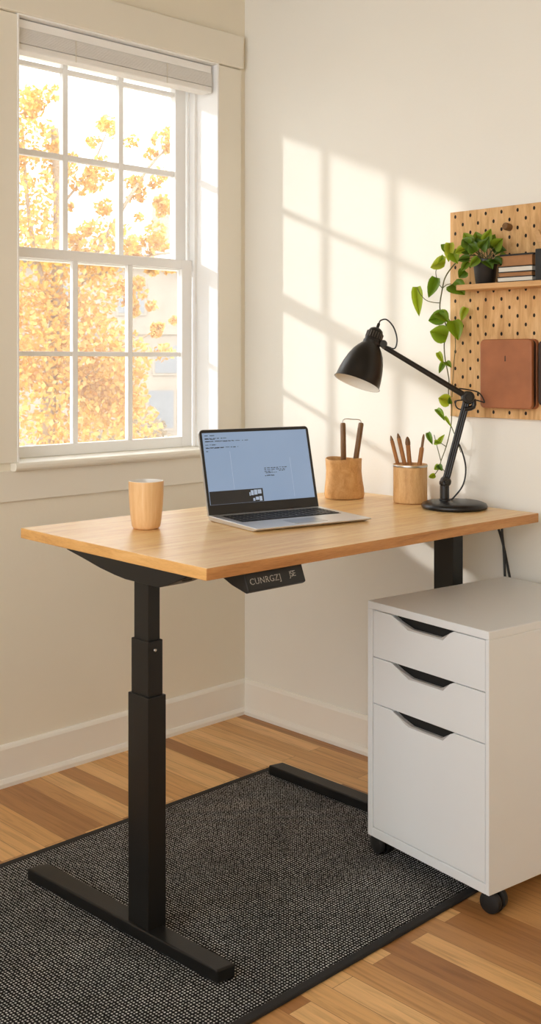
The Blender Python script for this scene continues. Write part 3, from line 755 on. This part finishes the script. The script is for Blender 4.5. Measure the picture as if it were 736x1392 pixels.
tablet('leather_notebook', 'brown leather notebook with rounded corners hanging on the pegboard', 1.085, 1.262, 1.160, 1.362, -.018, .040, M['leather'], True)
tablet('leather_notebook', 'dark notebook hanging to the right of the brown leather one', 1.275, 1.43, 1.172, 1.356, -.018, .030, M['leather_dark'], False)
pg = thing('wooden_peg', 'short round wooden peg pushed into the upper pegboard', 'peg', (1.162,-.018,1.690))
bm = BM(); lathe(bm, [(0,0),(.011,0),(.011,.022),(.009,.025),(0,.025)], 20, axis_mat((0,0,0),(0,-1,.1))); obj('dowel', bm, M['handle'], pg, smooth=True, angle=40)
tg = thing('hanging_tag', 'brown leather tag with pale strap hanging at the right of the pegboard', 'tag', (1.302,-.018,1.655))
bm = BM(); prism(bm, [(-.028,-.04),(.03,-.05),(.034,.05),(.0,.066),(-.03,.045)], -.008, 0, 'y'); obj('tag_body', bm, M['leather'], tg, bev=.002)
bm = BM(); prism(bm, [(-.050,.015),(-.036,.020),(-.004,-.045),(-.014,-.058),(-.022,-.05)], -.012, -.0085, 'y'); obj('strap', bm, M['shelf'], tg)

# ------------------------------------------------------------------ trailing pot plant
plant = thing('potted_plant', 'green trailing vine plant in a small black pot on the pegboard shelf', 'plant', (1.106,-.060,S))
PO = Vector((1.106,-.060,S))
bm = BM(); lathe(bm, [(0,.0003),(.0265,.0003),(.0285,.003),(.0355,.060),(.0365,.062),(.0375,.067),(.0375,.072),(.0345,.072),(.0335,.062),(0,.062)], 36); pot = obj('pot', bm, M['pot'], plant, smooth=True, angle=40)
bm = BM(); lathe(bm, [(0,.066),(.020,.0655),(.0335,.063)], 24); obj('soil', bm, M['soil'], pot, smooth=True)
def leaf(bm, base, tip, width, nrm, curl=.12, n=7, heart=True):
    base = Vector(base); tip = Vector(tip); ax_ = tip-base; L = ax_.length; ax_ = ax_.normalized()
    nr = Vector(nrm); nr = (nr - ax_*nr.dot(ax_)).normalized(); sd = ax_.cross(nr)
    shp = [(.0,.0),(.04,.70),(.16,.98),(.34,1.0),(.54,.86),(.74,.56),(.90,.24),(1.0,.0)] if heart else [(0,0),(.1,.35),(.3,.85),(.5,1),(.7,.85),(.88,.45),(1,0)]
    mids, ls, rs = [], [], []
    for t, w in shp:
        c_ = base + ax_*L*t + nr*(curl*L*math.sin(math.pi*t)*.6 - curl*L*t*t)
        off = (-.06*L if heart and 0 < t < .1 else 0)
        mids.append(bm.verts.new(c_))
        if w == 0: ls.append(mids[-1]); rs.append(mids[-1])
        else:
            e = ax_*off + nr*(width*.09*w)
            ls.append(bm.verts.new(c_ + sd*width/2*w + e)); rs.append(bm.verts.new(c_ - sd*width/2*w + e))
    for i in range(len(shp)-1):
        for S_ in (ls, rs):
            q_ = [mids[i], mids[i+1], S_[i+1], S_[i]]
            u = []
            for v in q_:
                if v not in u: u.append(v)
            if len(u) >= 3:
                try: bm.faces.new(u)
                except ValueError: pass
STEMS= [[(1.093, -0.06, 1.604), (1.061, -0.075, 1.612), (1.022, -0.08, 1.596), (0.993, -0.08, 1.572), (0.97, -0.075, 1.547), (0.958, -0.07, 1.519), (0.946, -0.065, 1.481), (0.941, -0.06, 1.457), (0.947, -0.055, 1.435), (0.96, -0.05, 1.396), (0.954, -0.05, 1.367), (0.949, -0.05, 1.345), (0.953, -0.05, 1.304), (0.959, -0.045, 1.264), (0.964, -0.045, 1.235), (0.958, -0.04, 1.197), (0.969, -0.04, 1.168), (0.97, -0.04, 1.139), (0.966, -0.04, 1.094), (0.953, -0.045, 1.037), (0.937, -0.05, 0.992), (0.935, -0.05, 0.976)], [(0.947, -0.055, 1.448), (0.973, -0.05, 1.416), (0.984, -0.04, 1.36), (0.977, -0.04, 1.278), (0.971, -0.04, 1.188)], [(0.966, -0.04, 1.105), (0.991, -0.045, 1.062), (1.011, -0.05, 1.023)], [(0.937, -0.05, 0.992), (0.923, -0.05, 1.034), (0.911, -0.05, 1.071)], [(0.958, -0.07, 1.519), (0.949, -0.08, 1.536), (0.944, -0.085, 1.568), (0.955, -0.085, 1.588)], [(0.946, -0.065, 1.475), (0.928, -0.075, 1.477), (0.908, -0.085, 1.484), (0.890, -0.090, 1.502), (0.876, -0.090, 1.525)], [(0.958, -0.07, 1.519), (0.974, -0.07, 1.529), (0.987, -0.065, 1.531)], [(0.953, -0.045, 1.037), (0.943, -0.05, 1.044), (0.936, -0.055, 1.05)], [(0.935, -0.05, 0.976), (0.954, -0.05, 0.959), (0.971, -0.05, 0.947)], [(0.935, -0.05, 0.976), (0.919, -0.055, 0.952), (0.902, -0.055, 0.942)]]
LEAVES= [((0.98, -0.085, 1.594), (0.926, -0.093, 1.586), 0.048), ((0.96, -0.08, 1.589), (0.971, -0.088, 1.619), 0.0174), ((0.944, -0.085, 1.552), (0.923, -0.093, 1.49), 0.0327), ((0.875, -0.09, 1.526), (0.89, -0.098, 1.435), 0.0327), ((0.992, -0.09, 1.629), (0.974, -0.098, 1.651), 0.0283), ((1.0, -0.09, 1.652), (1.001, -0.098, 1.594), 0.0305), ((1.011, -0.09, 1.625), (1.033, -0.098, 1.588), 0.0349), ((1.057, -0.095, 1.63), (1.026, -0.103, 1.619), 0.0262), ((0.994, -0.07, 1.53), (1.045, -0.078, 1.497), 0.0523), ((1.049, -0.08, 1.566), (1.031, -0.088, 1.545), 0.0305), ((0.963, -0.065, 1.434), (0.905, -0.073, 1.422), 0.0436), ((0.941, -0.07, 1.446), (0.986, -0.078, 1.417), 0.0392), ((0.97, -0.06, 1.374), (0.906, -0.068, 1.39), 0.0523), ((0.989, -0.06, 1.42), (1.016, -0.068, 1.362), 0.0458), ((1.027, -0.045, 1.459), (1.014, -0.053, 1.419), 0.0262), ((0.926, -0.05, 1.325), (0.952, -0.058, 1.291), 0.0174), ((0.949, -0.05, 1.296), (0.935, -0.058, 1.26), 0.0174), ((0.957, -0.05, 1.296), (0.982, -0.058, 1.28), 0.0174), ((0.971, -0.05, 1.175), (0.93, -0.058, 1.185), 0.0371), ((0.973, -0.05, 1.168), (0.974, -0.058, 1.189), 0.0131), ((0.921, -0.05, 1.151), (0.957, -0.058, 1.121), 0.0196), ((0.948, -0.045, 1.129), (0.978, -0.053, 1.099), 0.0098), ((0.895, -0.06, 1.078), (0.918, -0.068, 1.043), 0.0174), ((0.916, -0.055, 1.049), (0.947, -0.063, 1.049), 0.0153), ((0.933, -0.055, 1.048), (0.958, -0.063, 1.074), 0.0153), ((0.939, -0.06, 0.977), (0.923, -0.068, 0.967), 0.0196), ((0.934, -0.06, 0.981), (0.956, -0.068, 0.965), 0.0174), ((0.923, -0.06, 0.949), (0.903, -0.068, 0.941), 0.0153), ((1.087, -0.07, 1.615), (1.04, -0.078, 1.683), 0.0262), ((1.092, -0.085, 1.624), (1.037, -0.093, 1.667), 0.0305), ((1.085, -0.06, 1.615), (1.059, -0.068, 1.689), 0.0283), ((1.086, -0.05, 1.62), (1.073, -0.058, 1.675), 0.0283), ((1.101, -0.09, 1.61), (1.046, -0.098, 1.626), 0.0305), ((1.093, -0.06, 1.613), (1.132, -0.068, 1.691), 0.0262), ((1.102, -0.055, 1.614), (1.149, -0.063, 1.681), 0.0305), ((1.123, -0.07, 1.612), (1.184, -0.078, 1.656), 0.0327), ((1.116, -0.06, 1.607), (1.182, -0.068, 1.623), 0.0305), ((1.139, -0.09, 1.599), (1.187, -0.098, 1.578), 0.0327), ((1.121, -0.1, 1.599), (1.159, -0.108, 1.571), 0.0283), ((1.123, -0.085, 1.611), (1.139, -0.093, 1.652), 0.0262), ((1.108, -0.1, 1.605), (1.09, -0.108, 1.633), 0.0305), ((1.085, -0.075, 1.612), (1.059, -0.083, 1.653), 0.0305), ((1.121, -0.1, 1.606), (1.1, -0.108, 1.585), 0.0218), ((1.119, -0.05, 1.611), (1.185, -0.058, 1.596), 0.0218), ((1.092, -0.04, 1.623), (1.084, -0.048, 1.658), 0.0262), ((1.092, -0.085, 1.602), (1.05, -0.093, 1.6), 0.0218), ((1.063, -0.055, 1.619), (1.047, -0.063, 1.668), 0.0262), ((1.109, -0.05, 1.612), (1.155, -0.058, 1.643), 0.0283), ((1.115, -0.1, 1.613), (1.134, -0.108, 1.634), 0.0305), ((1.074, -0.085, 1.606), (1.056, -0.093, 1.578), 0.0196)]

rl = random.Random(11)
vbm = BM()
for i, s in enumerate(STEMS): tube(vbm, [Vector(p)-PO for p in s], .0022 if i == 0 else .0015, 7, 5, .0014 if i == 0 else .001)
vine = obj('vine_stem', vbm, M['stem'], plant, smooth=True)
vl = BM(); cl = BM(); cs = BM()
for i, (a, b, w) in enumerate(LEAVES):
    a = Vector(a)-PO; b = Vector(b)-PO
    nr = Vector((.55+rl.uniform(-.35,.35), -.75+rl.uniform(-.2,.2), .25+rl.uniform(-.3,.35)))
    if i < 28: leaf(vl, a, b, w*1.1, nr, rl.uniform(.02,.2))
    else:
        a = a + (b-a)*rl.uniform(.25,.5); b = a + (b-a).normalized()*rl.uniform(.030,.042); nr = nr + Vector((rl.uniform(-.5,.5), rl.uniform(-.2,.2), rl.uniform(-.5,.7)))
        c0 = Vector((rl.uniform(-.015,.015), rl.uniform(-.015,.015), .064))
        tube(cs, [c0, (c0+a)/2+Vector((0,0,.006)), a], .0011, 6, 4)
        leaf(cl, a, b, w*1.25, nr, rl.uniform(.02,.25))
obj('vine_leaves', vl, M['leaf'], vine, smooth=True, angle=180)
crown = obj('leaf_stalks', cs, M['stem'], plant, smooth=True)
obj('crown_leaves', cl, M['leaf_dark'], crown, smooth=True, angle=180)

# ------------------------------------------------------------------ outside
obj('ground', box(BM(), -45, -.3, -30, 60, -1.1, -.9), M['ground'], kind='structure')
def foliage(blobs, count, size, seed):
    r_ = random.Random(seed); vs, fs = [], []
    tot = sum(b[3]*b[4] for b in blobs)
    for (cx, cy, cz, rad, dens) in blobs:
        for _ in range(int(count*rad*dens/tot)):
            while True:
                p = Vector((r_.uniform(-1,1), r_.uniform(-1,1), r_.uniform(-1,1)))
                if p.length <= 1 and r_.random() < .35+.65*p.length: break
            p = p*rad; p.z *= .85; c_ = Vector((cx,cy,cz))+p
            u = Vector((r_.gauss(0,1), r_.gauss(0,1), r_.gauss(0,1))).normalized(); w = u.orthogonal().normalized()
            w.rotate(Quaternion(u, r_.uniform(0,6.28))); s = size*r_.uniform(.6,1.3)
            i = len(vs); k = u.cross(w)
            vs += [c_-w*s, c_+k*s*.6-w*s*.1, c_+w*s, c_-k*s*.6-w*s*.1]; fs.append((i,i+1,i+2,i+3))
    return vs, fs
def tree(name, lab, cat, base, trunk, branches, blobs, count, size, seed, m_, group=None):
    t = thing(name, lab, cat, base, 0, group); B = Vector(base)
    if trunk:
        bm = BM(); tube(bm, [Vector(p)-B for p in trunk[0]], trunk[1], 10, 4, trunk[1]*.45)
        for br_ in branches: tube(bm, [Vector(p)-B for p in br_[0]], br_[1], 7, 4, br_[1]*.3)
        obj('trunk', bm, M['bark'], t, smooth=True)
    vs, fs = foliage([(b[0]-B.x, b[1]-B.y, b[2]-B.z, b[3], b[4]) for b in blobs], count, size, seed)
    me = bpy.data.meshes.new('foliage'); me.from_pydata([tuple(v) for v in vs], [], fs); me.materials.append(m_)
    o_ = bpy.data.objects.new('foliage', me); COL.objects.link(o_); o_.parent = t
    return t
def along(path, n, jit, dens, seed):
    r_ = random.Random(seed); P_ = catmull(path, 8); out = []
    for k in range(n):
        p = P_[r_.randrange(len(P_))]
        out.append((p.x+r_.gauss(0,jit), p.y+r_.gauss(0,jit), p.z+r_.gauss(0,jit), r_.uniform(.05,.13), dens*.45))
    return out
# the big yellow tree: its crown fills the left and middle panes
tb = (-7.6, 4.0, -.9)
tree('maple_tree', 'big golden autumn tree filling the left and middle window panes', 'tree', tb,
     ([tb, (-7.6,4.02,.6), (-7.55,4.1,1.8), (-7.5,4.1,3.0), (-7.5,4.05,3.9)], .10),
     [([(-7.58,4.0,1.2),(-7.5,4.4,2.2),(-7.4,4.8,2.9),(-7.4,5.3,3.6),(-7.4,5.75,4.0)], .04), ([(-7.55,4.1,1.6),(-7.6,3.8,2.8),(-7.6,3.7,3.9)], .04), ([(-7.58,4.05,.7),(-7.4,4.7,1.3),(-7.3,5.2,1.6)], .04), ([(-7.5,4.4,2.2),(-7.3,5.1,2.5),(-7.3,5.6,2.6)], .025), ([(-7.5,4.1,3.0),(-7.45,4.5,3.5),(-7.45,4.75,4.0)], .02)],
     [(-7.6,3.5,1.6,.75,1.0),(-7.6,3.6,2.4,.62,.85),(-7.5,4.1,1.5,.7,1.0),(-7.5,4.4,2.15,.5,.8),(-7.6,3.75,3.05,.45,.65),(-7.6,3.75,3.75,.36,.5),(-7.55,3.75,4.15,.22,.42),(-7.6,4.15,3.45,.22,.35),(-7.5,3.7,.6,.8,1.0),(-7.4,4.6,1.3,.6,1.0),(-7.4,4.6,.5,.7,.9),
      (-7.4,4.65,2.6,.42,.6),(-7.4,4.75,.9,.45,.8)] +
     along([(-7.5,4.45,2.6),(-7.4,4.85,3.05),(-7.4,5.15,3.45),(-7.4,5.55,3.85),(-7.4,5.75,4.08)], 20, .11, .5, 1) +
     along([(-7.5,4.2,3.1),(-7.45,4.5,3.5),(-7.45,4.72,3.95),(-7.45,4.8,4.1)], 20, .15, .4, 2) +
     along([(-7.4,5.0,2.6),(-7.35,5.4,2.62),(-7.3,5.75,2.5)], 14, .12, .5, 3) +
     along([(-7.4,5.1,3.35),(-7.4,5.4,3.25),(-7.4,5.7,2.95)], 8, .09, .4, 4) +
     along([(-7.4,5.0,2.1),(-7.35,5.2,1.9),(-7.3,5.3,1.4)], 14, .16, .6, 5) +
     along([(-7.6,3.6,3.3),(-7.6,3.7,3.8),(-7.6,3.9,4.3)], 16, .2, .5, 6),
     19000, .038, 3, M['autumn'])
tree('garden_bush', 'ochre round bush low in the right window pane', 'bush', (-9.5,6.55,-.9), None, [], [(-9.5,6.55,.15,.62,1),(-9.4,6.2,-.1,.5,1),(-9.6,6.9,-.2,.5,.8)], 2600, .05, 5, M['ochre'])
# pale house across the way
h0 = Vector((-15, 10.2, -.9))
ho = thing('stone_house', 'pale stone house with grey windows seen through the right panes', 'house', h0, R(45))
bm = BM(); box(bm, -3.6, 3.2, 0, 5, 0, 4.2); obj('wall', bm, M['stone'], ho)
bm = BM(); prism(bm, [(-.25,4.2),(2.5,5.0),(5.25,4.2)], -3.8, 3.4, 'x'); obj('roof', bm, M['roof'], ho)
bm = BM(); box(bm, .75, 1.1, .9, 1.4, 4.3, 5.5); obj('chimney', bm, M['stone'], ho)
for x, z, hx_, hz_ in ((.45,3.15,.26,.55),(1.15,1.95,.22,.55),(1.05,.85,.25,.75),(-.9,3.15,.26,.55),(-.9,1.6,.26,.8),(2.3,3.15,.26,.55),(2.3,1.6,.26,.8),(-2.3,3.15,.26,.55)):
    bm = BM(); box(bm, x-hx_-.05, x+hx_+.05, -.03, .01, z-.05, z+hz_+.05); w_ = obj('window', bm, M['stone'], ho)
    bm = BM(); box(bm, x-hx_, x+hx_, -.04, -.028, z, z+hz_); obj('pane', bm, M['farglass'], w_)
bm = BM(); box(bm, -3.62, 3.22, -.05, 0.0, 2.72, 2.84); obj('string_course', bm, M['stone'], ho)
gw = tag(obj('garden_wall', box(BM(), -2.5, 2.5, -.1, .1, 0, .95), M['stone']), 'low pale garden wall in front of the stone house', 'wall')
gw.location = (-11.4, 8.4, -.9); gw.rotation_euler = (0,0,R(45))

# ------------------------------------------------------------------ light
sd = bpy.data.lights.new('sun', 'SUN'); so = bpy.data.objects.new('sun', sd); COL.objects.link(so)
so.rotation_euler = Vector((1, .775, -.41)).to_track_quat('-Z', 'Y').to_euler()
sd.energy = SUN; sd.color = (1, .975, .94); sd.angle = R(1.8)
w = bpy.data.worlds.new('sky'); scn.world = w; w.use_nodes = True
bg = w.node_tree.nodes['Background']; bg.inputs['Color'].default_value = (.96, .98, 1, 1); bg.inputs['Strength'].default_value = SKY

cam = bpy.data.cameras.new('camera'); co = bpy.data.objects.new('camera', cam); COL.objects.link(co)
co.location = (2.976521, -2.759957, 1.3); co.rotation_euler = (R(90), 0, R(45.8155))
cam.sensor_fit = 'HORIZONTAL'; cam.sensor_width = 36; cam.lens = 36*1489/736
cam.shift_y = -206/736; cam.clip_start = .05; cam.clip_end = 200
scn.camera = co
scn.view_settings.view_transform = 'Standard'; scn.view_settings.look = 'None'
scn.view_settings.exposure = EXPO; scn.view_settings.gamma = 1
scn.cycles.use_denoising = True
scn.cycles.max_bounces = 10; scn.cycles.diffuse_bounces = 6; scn.cycles.transparent_max_bounces = 16
scn.cycles.sample_clamp_indirect = 6
